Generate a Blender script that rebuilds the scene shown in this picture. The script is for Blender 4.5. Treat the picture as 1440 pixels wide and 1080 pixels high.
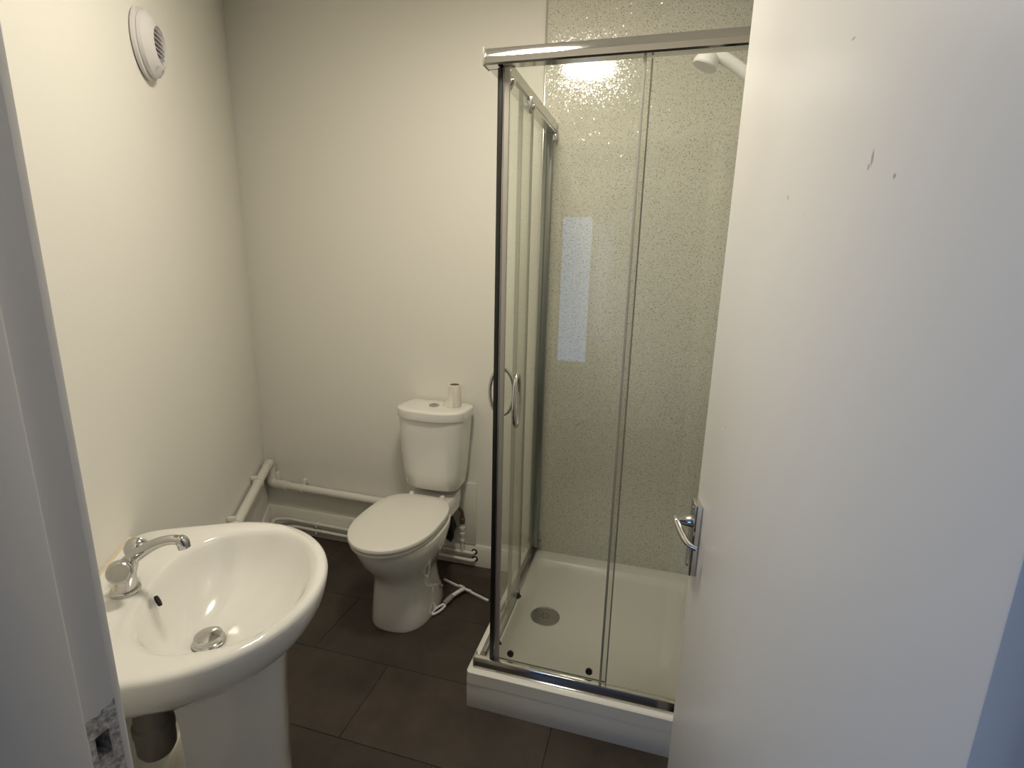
import bpy, bmesh, math, random
from mathutils import Vector, Matrix
random.seed(7)
for o in list(bpy.data.objects): bpy.data.objects.remove(o, do_unlink=True)
SC = bpy.context.scene
COL = SC.collection
PI = math.pi

# ------------------------------------------------------------------ camera
CAMH = 1.48
YAW, PITCH, ROLL = -0.2704932, 0.2338187, 0.0228764
FPX = 740.67
cy, sy, cp, sp = math.cos(YAW), math.sin(YAW), math.cos(PITCH), math.sin(PITCH)
fwd = Vector((sy*cp, cy*cp, -sp)); rgt = Vector((cy, -sy, 0)); up = rgt.cross(fwd)
r2 = rgt*math.cos(ROLL) + up*math.sin(ROLL); u2 = up*math.cos(ROLL) - rgt*math.sin(ROLL)
cam_d = bpy.data.cameras.new('camera'); cam = bpy.data.objects.new('camera', cam_d); COL.objects.link(cam)
cam_d.sensor_width = 36; cam_d.lens = FPX/1440*36; cam_d.clip_start = 0.02
cam.matrix_world = Matrix(((r2.x, u2.x, -fwd.x, 0), (r2.y, u2.y, -fwd.y, 0), (r2.z, u2.z, -fwd.z, CAMH), (0, 0, 0, 1)))
SC.camera = cam

# ------------------------------------------------------------------ sky, daylight through an invented hall window, exposure
W = bpy.data.worlds.new('sky'); SC.world = W; W.use_nodes = True
bg = W.node_tree.nodes['Background']; bg.inputs[0].default_value = (0.36, 0.56, 1.0, 1); bg.inputs[1].default_value = 1.0
SC.view_settings.view_transform = 'Standard'; SC.view_settings.look = 'None'
SC.view_settings.gamma = 1; SC.view_settings.use_curve_mapping = False
SC.view_settings.exposure = 0.27
LAMP_E = 60.0
DAY_W = 13.0
WX0, WX1, WZ0, WZ1, WY = -3.05, -0.59, 0.50, 1.90, -1.9
ld = bpy.data.lights.new('added_daylight', 'AREA'); ld.shape = 'RECTANGLE'; ld.size = WX1-WX0; ld.size_y = WZ1-WZ0  # area lamp for blue daylight, added behind the invented window
ld.energy = DAY_W; ld.color = (0.31, 0.52, 1.0)
lo = bpy.data.objects.new('added_daylight', ld); COL.objects.link(lo)
lo.location = ((WX0+WX1)/2, WY-0.14, (WZ0+WZ1)/2); lo.rotation_euler = (PI/2, 0, 0)   # faces +Y, into the hall

# ------------------------------------------------------------------ room dimensions
YB = 2.21                    # back wall
CX = -1.985                  # left back corner
XR = 0.285                   # right wall
YD = 0.33                    # room face of the door wall
YH = 0.20                    # hall face of the door wall
ZC = 2.58
U = Vector((0.512, -0.859, 0)).normalized(); N = Vector((-U.y, U.x, 0))   # along the left wall towards the camera / into the room
C0 = Vector((CX, YB, 0))
def lw(s, n, z): return C0 + U*s + N*n + Vector((0, 0, z))
def lx(y): return CX + (YB-y)*U.x/(-U.y)      # x of the left wall at depth y

# ------------------------------------------------------------------ materials
def nt(m): return m.node_tree.nodes, m.node_tree.links
def mat(name, col, rough=0.5, metal=0.0, spec=0.5, coat=0.0, bump=None, var=None, coat_r=0.05):
    m = bpy.data.materials.new(name); m.use_nodes = True
    nd, ln = nt(m); b = nd['Principled BSDF']
    b.inputs['Base Color'].default_value = (*col, 1); b.inputs['Roughness'].default_value = rough
    b.inputs['Metallic'].default_value = metal; b.inputs['Specular IOR Level'].default_value = spec
    b.inputs['Coat Weight'].default_value = coat; b.inputs['Coat Roughness'].default_value = coat_r
    tc = nd.new('ShaderNodeTexCoord')
    if var:
        sc, amt = var
        nz = nd.new('ShaderNodeTexNoise'); nz.inputs['Scale'].default_value = sc; nz.inputs['Detail'].default_value = 5
        ln.new(tc.outputs['Object'], nz.inputs['Vector'])
        rp = nd.new('ShaderNodeValToRGB'); rp.color_ramp.elements[0].position = .35; rp.color_ramp.elements[1].position = .65
        rp.color_ramp.elements[0].color = (*[c*(1-amt) for c in col], 1); rp.color_ramp.elements[1].color = (*[min(1, c*(1+amt)) for c in col], 1)
        ln.new(nz.outputs['Fac'], rp.inputs['Fac']); ln.new(rp.outputs['Color'], b.inputs['Base Color'])
    if bump:
        sc, st, dist = bump
        nz = nd.new('ShaderNodeTexNoise'); nz.inputs['Scale'].default_value = sc; nz.inputs['Detail'].default_value = 3
        ln.new(tc.outputs['Object'], nz.inputs['Vector'])
        bp = nd.new('ShaderNodeBump'); bp.inputs['Strength'].default_value = st; bp.inputs['Distance'].default_value = dist
        ln.new(nz.outputs['Fac'], bp.inputs['Height']); ln.new(bp.outputs['Normal'], b.inputs['Normal'])
    return m
WALL = mat('wall_paint', (0.86, 0.84, 0.775), 0.6, bump=(220, 0.12, 0.002), spec=0.3)
CEIL = mat('ceiling_paint', (0.88, 0.87, 0.84), 0.7)
GLOSSW = mat('white_gloss_paint', (0.77, 0.755, 0.735), 0.32, bump=(35, 0.08, 0.003))
FRAMEP = mat('frame_gloss_paint', (0.66, 0.65, 0.65), 0.35, bump=(40, 0.15, 0.003))
PIPEW = mat('painted_pipe', (0.78, 0.755, 0.69), 0.35, bump=(90, 0.15, 0.002))
PORC = mat('white_porcelain', (0.86, 0.845, 0.80), 0.12, coat=1.0, coat_r=0.03)
SEAT = mat('white_seat_plastic', (0.83, 0.80, 0.74), 0.22, coat=0.4)
ACRY = mat('white_acrylic', (0.85, 0.835, 0.79), 0.2, coat=0.5)
CHROME = mat('chrome', (0.58, 0.57, 0.56), 0.09, metal=1.0)
CHROMED = mat('dulled_chrome', (0.55, 0.54, 0.53), 0.2, metal=1.0, bump=(60, 0.1, 0.002))
SATIN = mat('satin_aluminium', (0.74, 0.72, 0.69), 0.24, metal=1.0)
BLACK = mat('black_rubber', (0.010, 0.009, 0.008), 0.4)
GREYP = mat('grey_plastic', (0.30, 0.28, 0.26), 0.35)
SEALP = mat('clear_seal_plastic', (0.36, 0.34, 0.31), 0.25)
DARK = mat('dark_void', (0.02, 0.017, 0.014), 0.8)
BROWN = mat('brown_hose', (0.13, 0.09, 0.055), 0.45, metal=0.3)
WPLAST = mat('white_plastic', (0.80, 0.79, 0.78), 0.3)
FANPL = mat('fan_plastic', (0.70, 0.68, 0.68), 0.35)
PAPER = mat('tissue_paper', (0.84, 0.80, 0.72), 0.9, bump=(60, 0.4, 0.004))
CARD = mat('cardboard', (0.30, 0.22, 0.14), 0.9)
SEALANT = mat('yellowed_sealant', (0.72, 0.62, 0.42), 0.5)
TRAPM = mat('brown_grey_plastic', (0.24, 0.215, 0.18), 0.3)
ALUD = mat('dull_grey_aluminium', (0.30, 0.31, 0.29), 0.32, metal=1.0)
HALLW = mat('hall_wall_paint', (0.6, 0.6, 0.6), 0.8)
HALLF = mat('hall_carpet', (0.12, 0.12, 0.13), 0.95)

def tile_mat():
    m = bpy.data.materials.new('slate_vinyl_tile'); m.use_nodes = True
    nd, ln = nt(m); b = nd['Principled BSDF']
    g = nd.new('ShaderNodeNewGeometry')
    n1 = nd.new('ShaderNodeTexNoise'); n1.inputs['Scale'].default_value = 4.0; n1.inputs['Detail'].default_value = 8; n1.inputs['Roughness'].default_value = .62
    n2 = nd.new('ShaderNodeTexNoise'); n2.inputs['Scale'].default_value = 120; n2.inputs['Detail'].default_value = 3
    ln.new(g.outputs['Position'], n1.inputs['Vector']); ln.new(g.outputs['Position'], n2.inputs['Vector'])
    oi = nd.new('ShaderNodeObjectInfo')
    rp = nd.new('ShaderNodeValToRGB'); rp.color_ramp.elements[0].position = .30; rp.color_ramp.elements[1].position = .72
    rp.color_ramp.elements[0].color = (0.034, 0.026, 0.021, 1); rp.color_ramp.elements[1].color = (0.080, 0.062, 0.050, 1)
    ln.new(n1.outputs['Fac'], rp.inputs['Fac'])
    mx = nd.new('ShaderNodeMix'); mx.data_type = 'RGBA'; mx.blend_type = 'MULTIPLY'; mx.inputs[0].default_value = 1
    mr = nd.new('ShaderNodeMapRange'); mr.inputs['To Min'].default_value = .86; mr.inputs['To Max'].default_value = 1.12
    ln.new(oi.outputs['Random'], mr.inputs['Value'])
    ln.new(rp.outputs['Color'], mx.inputs[6]); ln.new(mr.outputs['Result'], mx.inputs[7])
    ln.new(mx.outputs[2], b.inputs['Base Color'])
    b.inputs['Roughness'].default_value = .5; b.inputs['Specular IOR Level'].default_value = .35
    ad = nd.new('ShaderNodeMath'); ad.operation = 'MULTIPLY_ADD'; ad.inputs[1].default_value = .25
    ln.new(n2.outputs['Fac'], ad.inputs[0]); ln.new(n1.outputs['Fac'], ad.inputs[2])
    bp = nd.new('ShaderNodeBump'); bp.inputs['Strength'].default_value = .35; bp.inputs['Distance'].default_value = .006
    ln.new(ad.outputs[0], bp.inputs['Height']); ln.new(bp.outputs['Normal'], b.inputs['Normal'])
    return m
TILE = tile_mat()

def panel_mat():
    m = bpy.data.materials.new('speckled_shower_panel'); m.use_nodes = True
    nd, ln = nt(m); b = nd['Principled BSDF']
    tc = nd.new('ShaderNodeTexCoord')
    def vor(scale, lo, hi):
        v = nd.new('ShaderNodeTexVoronoi'); v.inputs['Scale'].default_value = scale
        ln.new(tc.outputs['Object'], v.inputs['Vector'])
        r = nd.new('ShaderNodeValToRGB'); r.color_ramp.elements[0].position = lo; r.color_ramp.elements[1].position = hi
        r.color_ramp.elements[0].color = (1, 1, 1, 1); r.color_ramp.elements[1].color = (0, 0, 0, 1)
        ln.new(v.outputs['Distance'], r.inputs['Fac'])
        return v, r
    v1, r1 = vor(145, .20, .34)          # dark flecks
    v2, r2_ = vor(75, .12, .22)
    nz = nd.new('ShaderNodeTexNoise'); nz.inputs['Scale'].default_value = 260; nz.inputs['Detail'].default_value = 2
    ln.new(tc.outputs['Object'], nz.inputs['Vector'])
    rp = nd.new('ShaderNodeValToRGB'); rp.color_ramp.elements[0].position = .35; rp.color_ramp.elements[1].position = .7
    rp.color_ramp.elements[0].color = (0.64, 0.625, 0.53, 1); rp.color_ramp.elements[1].color = (0.79, 0.775, 0.68, 1)
    ln.new(nz.outputs['Fac'], rp.inputs['Fac'])
    # only some of the cells carry a dark fleck
    sep = nd.new('ShaderNodeSeparateColor'); ln.new(v1.outputs['Color'], sep.inputs[0])
    gt = nd.new('ShaderNodeMath'); gt.operation = 'MULTIPLY'; ln.new(sep.outputs[0], gt.inputs[0]); ln.new(r1.outputs['Color'], gt.inputs[1])
    mx = nd.new('ShaderNodeMix'); mx.data_type = 'RGBA'; ln.new(gt.outputs[0], mx.inputs[0])
    ln.new(rp.outputs['Color'], mx.inputs[6]); mx.inputs[7].default_value = (0.16, 0.145, 0.11, 1)
    ln.new(mx.outputs[2], b.inputs['Base Color'])
    # mica flakes: small facets tilted at random
    v3 = nd.new('ShaderNodeTexVoronoi'); v3.inputs['Scale'].default_value = 260; ln.new(tc.outputs['Object'], v3.inputs['Vector'])
    ge = nd.new('ShaderNodeNewGeometry')
    sp3 = nd.new('ShaderNodeSeparateColor'); v4 = nd.new('ShaderNodeTexWhiteNoise'); ln.new(v3.outputs['Position'], v4.inputs['Vector']); ln.new(v4.outputs['Color'], sp3.inputs[0])
    gm = nd.new('ShaderNodeMapRange'); gm.interpolation_type = 'SMOOTHSTEP'; gm.inputs['From Min'].default_value = .90; gm.inputs['From Max'].default_value = .94; gm.inputs['To Min'].default_value = .12; gm.inputs['To Max'].default_value = .38
    ln.new(sp3.outputs[1], gm.inputs['Value'])
    m0 = nd.new('ShaderNodeVectorMath'); m0.operation = 'SUBTRACT'; ln.new(v3.outputs['Color'], m0.inputs[0]); m0.inputs[1].default_value = (.5, .5, .5)
    ma = nd.new('ShaderNodeVectorMath'); ma.operation = 'SCALE'; ln.new(m0.outputs[0], ma.inputs[0]); ln.new(gm.outputs[0], ma.inputs['Scale'])
    va = nd.new('ShaderNodeVectorMath'); va.operation = 'ADD'; ln.new(ma.outputs[0], va.inputs[0]); ln.new(ge.outputs['Normal'], va.inputs[1])
    vn = nd.new('ShaderNodeVectorMath'); vn.operation = 'NORMALIZE'; ln.new(va.outputs[0], vn.inputs[0])
    ln.new(vn.outputs[0], b.inputs['Normal'])
    b.inputs['Roughness'].default_value = .13; b.inputs['Specular IOR Level'].default_value = .6
    bp = nd.new('ShaderNodeBump'); bp.inputs['Strength'].default_value = .05; bp.inputs['Distance'].default_value = .001
    ln.new(v3.outputs['Distance'], bp.inputs['Height']); ln.new(bp.outputs['Normal'], b.inputs['Coat Normal'])
    b.inputs['Coat Weight'].default_value = .9; b.inputs['Coat Roughness'].default_value = .03
    return m
PANEL = panel_mat()

def glass_mat():
    m = bpy.data.materials.new('greenish_clear_glass'); m.use_nodes = True
    nd, ln = nt(m); nd.remove(nd['Principled BSDF'])
    t = nd.new('ShaderNodeBsdfTransparent'); t.inputs[0].default_value = (0.982, 0.989, 0.974, 1)
    g = nd.new('ShaderNodeBsdfGlossy'); g.inputs['Roughness'].default_value = 0.01; g.inputs[0].default_value = (.95, .97, .95, 1)
    fr = nd.new('ShaderNodeFresnel'); ge = nd.new('ShaderNodeNewGeometry')
    io = nd.new('ShaderNodeMapRange'); io.inputs['To Min'].default_value = 1.45; io.inputs['To Max'].default_value = 1/1.45   # thin pane: same reflectance from both faces
    ln.new(ge.outputs['Backfacing'], io.inputs['Value']); ln.new(io.outputs[0], fr.inputs[0])
    mx = nd.new('ShaderNodeMixShader')
    ln.new(fr.outputs[0], mx.inputs[0]); ln.new(t.outputs[0], mx.inputs[1]); ln.new(g.outputs[0], mx.inputs[2])
    ln.new(mx.outputs[0], nd['Material Output'].inputs[0])
    return m
GLASS = glass_mat()
GEDGE = mat('glass_edge', (0.10, 0.13, 0.10), 0.15, coat=0.5)

def emit_mat(name, col, e):
    m = bpy.data.materials.new(name); m.use_nodes = True
    b = m.node_tree.nodes['Principled BSDF']; b.inputs['Base Color'].default_value = (.8, .8, .8, 1)
    b.inputs['Emission Color'].default_value = (*col, 1); b.inputs['Emission Strength'].default_value = e
    return m
LAMP = emit_mat('lit_lamp_diffuser', (1.0, 0.915, 0.765), LAMP_E)

# ------------------------------------------------------------------ mesh helpers
def BM(): return bmesh.new()
def box(bm, x0, x1, y0, y1, z0, z1, bev=0.0, seg=2, f=None):
    r = bmesh.ops.create_cube(bm, size=1)
    vs = r['verts']
    for v in vs:
        v.co = Vector(((x0+x1)/2+v.co.x*(x1-x0), (y0+y1)/2+v.co.y*(y1-y0), (z0+z1)/2+v.co.z*(z1-z0)))
    if bev > 0:
        es = list({e for v in vs for e in v.link_edges})
        rb = bmesh.ops.bevel(bm, geom=es, offset=bev, segments=seg, profile=.5, affect='EDGES')
        vs = list({v for fc in rb['faces'] for v in fc.verts} | {v for v in vs if v.is_valid})
    if f:
        for v in vs: v.co = Vector(f(v.co.x, v.co.y, v.co.z))
    return bm
def loft(bm, rings, cap0=True, cap1=True, closed=True):
    vr = [[bm.verts.new(p) for p in r] for r in rings]
    n = len(vr[0])
    for a, b in zip(vr, vr[1:]):
        for i in range(n if closed else n-1):
            j = (i+1) % n
            bm.faces.new((a[i], a[j], b[j], b[i]))
    if cap0: bm.faces.new(list(reversed(vr[0])))
    if cap1: bm.faces.new(vr[-1])
    return bm
def tube(bm, pts, r, n=14, caps=True):
    pts = [Vector(p) for p in pts]; m = len(pts)
    rr = r if isinstance(r, (list, tuple)) else [r]*m
    t0 = (pts[1]-pts[0]).normalized()
    ref = Vector((0, 0, 1)) if abs(t0.z) < .9 else Vector((1, 0, 0))
    a = t0.cross(ref).normalized()
    rings = []
    for i, p in enumerate(pts):
        t = (pts[min(i+1, m-1)]-pts[max(i-1, 0)]).normalized()
        a = (a - t*a.dot(t)).normalized(); b = t.cross(a)
        rings.append([p + (a*math.cos(2*PI*k/n)+b*math.sin(2*PI*k/n))*rr[i] for k in range(n)])
    return loft(bm, rings, caps, caps)
def lathe(bm, prof, org, ax=(0, 0, 1), n=32, caps=(True, True)):
    ax = Vector(ax).normalized(); org = Vector(org)
    ref = Vector((0, 0, 1)) if abs(ax.z) < .9 else Vector((1, 0, 0))
    a = ax.cross(ref).normalized(); b = ax.cross(a)
    rings = [[org + ax*h + (a*math.cos(2*PI*k/n)+b*math.sin(2*PI*k/n))*max(r, 1e-4) for k in range(n)] for r, h in prof]
    return loft(bm, rings, *caps)
def fillet(pts, r, seg=6):
    pts = [Vector(p) for p in pts]; out = [pts[0]]
    for a, b, c in zip(pts, pts[1:], pts[2:]):
        d1 = (a-b).normalized(); d2 = (c-b).normalized()
        rr = min(r, (a-b).length*.49, (c-b).length*.49)
        p, q = b+d1*rr, b+d2*rr
        for i in range(seg+1):
            t = i/seg; out.append(p*(1-t)**2 + b*2*t*(1-t) + q*t*t)
    out.append(pts[-1]); return out
def smooth_path(pts, k=6):
    P = [Vector(p) for p in pts]; P = [P[0]*2-P[1]]+P+[P[-1]*2-P[-2]]; out = []
    for i in range(1, len(P)-2):
        for j in range(k):
            t = j/k; a, b, c, d = P[i-1:i+3]
            out.append(.5*((2*b)+(c-a)*t+(2*a-5*b+4*c-d)*t*t+(3*b-a-3*c+d)*t**3))
    out.append(P[-2]); return out
def egg(hw, yb, yf, ym, z, pf=2.0, pb=2.0, n=64):
    out = []
    for k in range(n):
        t = 2*PI*k/n; c, s = math.cos(t), math.sin(t)
        p = pf if s > 0 else pb; b = (yf-ym) if s > 0 else (ym-yb)
        x = hw*math.copysign(abs(c)**(2/p), c); d = ym + b*math.copysign(abs(s)**(2/p), s)
        out.append((x, d, z))
    return out

# ------------------------------------------------------------------ object helpers
def thing(name, label, cat, loc=(0, 0, 0), group=None):
    o = bpy.data.objects.new(name, None); COL.objects.link(o); o.location = loc
    o.empty_display_size = .05
    o['label'] = label; o['category'] = cat
    if group: o['group'] = group
    return o
def rootloc(p):
    v = Vector((0, 0, 0))
    while p is not None: v += p.location; p = p.parent
    return v
def obj(name, bm, m, parent=None, ang=40, label=None, origin=None, smooth=True):
    """link a bmesh made in world coordinates as one mesh object"""
    bmesh.ops.recalc_face_normals(bm, faces=bm.faces[:])
    off = rootloc(parent) if parent is not None else Vector(origin or (0, 0, 0))
    for v in bm.verts: v.co -= off
    me = bpy.data.meshes.new(name); bm.to_mesh(me); bm.free()
    if smooth:
        me.polygons.foreach_set('use_smooth', [True]*len(me.polygons)); me.set_sharp_from_angle(angle=math.radians(ang))
    for x in (m if isinstance(m, (list, tuple)) else [m]): me.materials.append(x)
    o = bpy.data.objects.new(name, me); COL.objects.link(o)
    if parent is not None: o.parent = parent
    else: o.location = off
    if label: o['label'] = label
    return o
def struct(name, bm, m, label=None, origin=(0, 0, 0), cat=None):
    o = obj(name, bm, m, None, label=label, origin=origin); o['kind'] = 'structure'
    if cat: o['category'] = cat
    return o
def tag(o, label, cat, group=None):
    o['label'] = label; o['category'] = cat
    if group: o['group'] = group
    return o
def prism(bm, poly, z0, z1):
    return loft(bm, [[(x, y, z0) for x, y in poly], [(x, y, z1) for x, y in poly]])

# ================================================================== ROOM
poly = [(CX, YB), (lx(YD), YD), (XR, YD), (XR, YB)]
fl = struct('floor', prism(BM(), [(CX-.1, YB+.1), (lx(YH)-.1, YH), (XR+.1, YH), (XR+.1, YB+.1)], -.12, -.004), DARK,
            'dark brown slate tiled bathroom floor', cat='floor')
def clip(pl, px, py, nx, ny):
    out = []
    for i in range(len(pl)):
        a, b = pl[i], pl[(i+1) % len(pl)]
        da = (a[0]-px)*nx+(a[1]-py)*ny; db = (b[0]-px)*nx+(b[1]-py)*ny
        if da >= 0: out.append(a)
        if (da >= 0) != (db >= 0):
            t = da/(da-db); out.append((a[0]+(b[0]-a[0])*t, a[1]+(b[1]-a[1])*t))
    return out
TP, TL, J = 0.3175, 0.635, 0.0006
for r in range(-5, 2):
    y0 = 1.80 + r*TP
    offx = -1.18 if r % 2 else -1.18 + TL*0.5
    for c in range(-4, 6):
        x0 = offx + c*TL
        pl = [(x0+J, y0+J), (x0+TL-J, y0+J), (x0+TL-J, y0+TP-J), (x0+J, y0+TP-J)]
        for (px, py, nx, ny) in ((CX, YB, N.x, N.y), (0, YB-.001, 0, -1), (XR-.001, 0, -1, 0), (0, YH+.01, 0, 1)):
            pl = clip(pl, px, py, nx, ny)
            if len(pl) < 3: break
        if len(pl) < 3: continue
        bm = BM(); dz = random.uniform(-.0004, .0004)
        cx_ = sum(p[0] for p in pl)/len(pl); cy_ = sum(p[1] for p in pl)/len(pl)
        e = .0015
        ins = [(p[0]+(cx_-p[0])*e/max(.02, abs(cx_-p[0])+1e-6)*.9, p[1]+(cy_-p[1])*e/max(.02, abs(cy_-p[1])+1e-6)*.9) for p in pl]
        loft(bm, [[(x, y, -.004) for x, y in pl], [(x, y, -.0014+dz) for x, y in pl], [(x, y, dz) for x, y in ins]])
        obj('floor_tile', bm, TILE, fl, smooth=False)

struct('wall_back', box(BM(), CX-.15, XR+.12, YB, YB+.1, -.1, ZC), WALL, 'cream painted wall behind the toilet', cat='wall')
def lbox(bm, s0, s1, n0, n1, z0, z1, bev=0, seg=2): return box(bm, s0, s1, n0, n1, z0, z1, bev, seg, f=lambda s, n, z: lw(s, n, z))
SD = (YB-YD)/(-U.y)      # s where the left wall meets the door wall
struct('wall_left', lbox(BM(), -.06, SD+.17, -.1, 0, -.1, ZC), WALL, 'cream painted side wall carrying the washbasin and fan', cat='wall')
struct('wall_right', box(BM(), XR, XR+.1, YD, YB, -.1, ZC), WALL, 'cream painted wall hidden behind the open door', cat='wall')
struct('ceiling', box(BM(), CX-.2, XR+.2, YH, YB+.1, ZC, ZC+.1), CEIL, 'white bathroom ceiling above the frame', cat='ceiling')
# door wall: pieces around the opening
JX0, JX1, DH = -0.516, 0.252, 1.99      # rebate faces of the frame, head height
bm = BM(); box(bm, lx(YD)-.3, JX0-.03, YH, YD, 0, ZC); box(bm, JX1+.03, XR+.4, YH, YD, 0, ZC); box(bm, JX0-.03, JX1+.03, YH, YD, DH+.03, ZC)
struct('wall_front', bm, WALL, 'wall around the doorway the photo is taken from', cat='wall')

# skirting boards: flat board with a chamfered top
def skirt_prof(h, t): return [(0, 0), (t, 0), (t, h-.016), (t*.45, h), (0, h)]
bm = BM(); pr = skirt_prof(.107, .018); pl_ = skirt_prof(.138, .018)
loft(bm, [[(CX+.005, YB-d, z) for d, z in pl_], [(-.95, YB-d, z) for d, z in pl_]]); loft(bm, [[(-.949, YB-d, z) for d, z in pr], [(-.53, YB-d, z) for d, z in pr]])
struct('baseboard_back', bm, PIPEW, 'cream gloss skirting board along the back wall', cat='baseboard')
pr = pl_
bm = BM(); loft(bm, [[lw(.012, d, z) for d, z in pr], [lw(SD-.03, d, z) for d, z in pr]])
struct('baseboard_left', bm, PIPEW, 'cream gloss skirting board under the washbasin wall', cat='baseboard')

# door frame: jambs with stop, rebate, strike holes
def jamb_left():
    bm = BM()
    x, st, ysp = JX0, .012, .296
    box(bm, x-.03, x+st, YH-.004, ysp, 0, DH+.03, .003)                       # stop side, proud
    ha, hb = .968, .996                                                     # latch hole
    la, lb = .905, .945                                                     # bolt hole
    y0, y1 = .3075, .3215
    for z0, z1 in ((0, la), (lb, ha), (hb, DH)): box(bm, x-.03, x, ysp-.001, YD+.002, z0, z1)
    for z0, z1 in ((la, lb), (ha, hb)):
        box(bm, x-.03, x, ysp-.001, y0, z0, z1); box(bm, x-.03, x, y1, YD+.002, z0, z1); box(bm, x-.03, x-.022, y0, y1, z0, z1)
    return bm
def chip_mat():
    m = mat('frame_paint_with_chipped_strike', (0.66, 0.65, 0.65), 0.4)
    nd, ln = nt(m); b = nd['Principled BSDF']
    g = nd.new('ShaderNodeNewGeometry'); sx = nd.new('ShaderNodeSeparateXYZ'); ln.new(g.outputs['Position'], sx.inputs[0])
    def mth(op, a, bb, c=None):
        k = nd.new('ShaderNodeMath'); k.operation = op
        for i, v in enumerate((a, bb, c)):
            if v is None: continue
            if isinstance(v, (int, float)): k.inputs[i].default_value = v
            else: ln.new(v, k.inputs[i])
        return k.outputs[0]
    nz = nd.new('ShaderNodeTexNoise'); nz.inputs['Scale'].default_value = 130; nz.inputs['Detail'].default_value = 5; ln.new(g.outputs['Position'], nz.inputs['Vector'])
    nb = nd.new('ShaderNodeTexNoise'); nb.inputs['Scale'].default_value = 55; nb.inputs['Detail'].default_value = 3; ln.new(g.outputs['Position'], nb.inputs['Vector'])
    # patch: |z-.955| < .066, y > .3015, wobbling edge
    w = mth('MULTIPLY_ADD', nb.outputs['Fac'], .03, -.015)
    dz = mth('ABSOLUTE', mth('SUBTRACT', sx.outputs[2], .953), None)
    a = mth('LESS_THAN', mth('ADD', dz, w), .068)
    yy = mth('GREATER_THAN', mth('ADD', sx.outputs[1], mth('MULTIPLY', w, .3)), .3015)
    msk = mth('MULTIPLY', a, yy)
    rp = nd.new('ShaderNodeValToRGB'); rp.color_ramp.elements[0].position = .38; rp.color_ramp.elements[1].position = .6
    rp.color_ramp.elements[0].color = (.27, .25, .24, 1); rp.color_ramp.elements[1].color = (.56, .54, .53, 1); ln.new(nz.outputs['Fac'], rp.inputs['Fac'])
    mx = nd.new('ShaderNodeMix'); mx.data_type = 'RGBA'; ln.new(msk, mx.inputs[0]); mx.inputs[6].default_value = (.66, .65, .65, 1); ln.new(rp.outputs['Color'], mx.inputs[7])
    ln.new(mx.outputs[2], b.inputs['Base Color'])
    bp = nd.new('ShaderNodeBump'); bp.inputs['Strength'].default_value = .8; bp.inputs['Distance'].default_value = .004
    ln.new(mth('MULTIPLY', msk, mth('SUBTRACT', nz.outputs['Fac'], .9)), bp.inputs['Height']); ln.new(bp.outputs['Normal'], b.inputs['Normal'])
    return m
t1 = struct('trim_1', jamb_left(), chip_mat(), 'grey white door jamb with chipped paint at the strike', cat='door frame')
bm = BM(); box(bm, JX0-.075, JX0-.005, YD, YD+.014, 0, DH+.07, .004)
obj('architrave', bm, FRAMEP, t1)
bm = BM(); box(bm, JX1-.012, JX1+.03, YH-.004, .296, 0, DH+.03, .003); box(bm, JX1, JX1+.03, .295, YD, 0, DH)
struct('trim_2', bm, FRAMEP, 'hinge side door jamb at the lower right corner', cat='door frame')
bm = BM(); box(bm, JX0, JX1, YH-.004, .296, DH-.012, DH+.03, .003); box(bm, JX0, JX1, .295, YD, DH, DH+.03)
struct('trim_3', bm, FRAMEP, 'door frame head over the doorway', cat='door frame')

# unseen hall behind the camera, its window invented to let daylight in
struct('floor_hall', box(BM(), -3.2, 1.4, WY-.1, YH, -.1, 0), HALLF, 'hall floor behind the camera', cat='floor')
struct('ceiling_hall', box(BM(), -3.2, 1.4, WY-.1, YH, ZC, ZC+.1), CEIL, 'hall ceiling behind the camera', cat='ceiling')
struct('wall_hall_left', box(BM(), -3.3, -3.2, WY-.1, YH, 0, ZC), HALLW, 'hall side wall on the left', cat='wall')
struct('wall_hall_right', box(BM(), 1.4, 1.5, WY-.1, YH, 0, ZC), HALLW, 'hall side wall on the right', cat='wall')
bm = BM(); box(bm, -3.2, lx(YD)-.3, YH, YH+.1, 0, ZC); box(bm, XR+.4, 1.4, YH, YH+.1, 0, ZC)
struct('wall_hall_inner', bm, HALLW, 'hall wall continuing beside the bathroom', cat='wall')
bm = BM()
box(bm, -3.2, WX0, WY-.1, WY, 0, ZC); box(bm, WX1, 1.4, WY-.1, WY, 0, ZC); box(bm, WX0, WX1, WY-.1, WY, 0, WZ0); box(bm, WX0, WX1, WY-.1, WY, WZ1, ZC)
struct('wall_hall_far', bm, HALLW, 'hall wall with the added window behind the camera', cat='wall')
bm = BM(); fw = .05
box(bm, WX0, WX0+fw, WY-.09, WY-.03, WZ0, WZ1, .004); box(bm, WX1-fw, WX1, WY-.09, WY-.03, WZ0, WZ1, .004)
box(bm, WX0+fw, WX1-fw, WY-.09, WY-.03, WZ0, WZ0+fw, .004); box(bm, WX0+fw, WX1-fw, WY-.09, WY-.03, WZ1-fw, WZ1, .004)
w1 = struct('added_window_1', bm, WPLAST, 'invented white framed hall window behind the camera', cat='window')  # unseen window, invented to let in the blue daylight
obj('pane', box(BM(), WX0+fw, WX1-fw, WY-.064, WY-.060, WZ0+fw, WZ1-fw), GLASS, w1)

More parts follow.
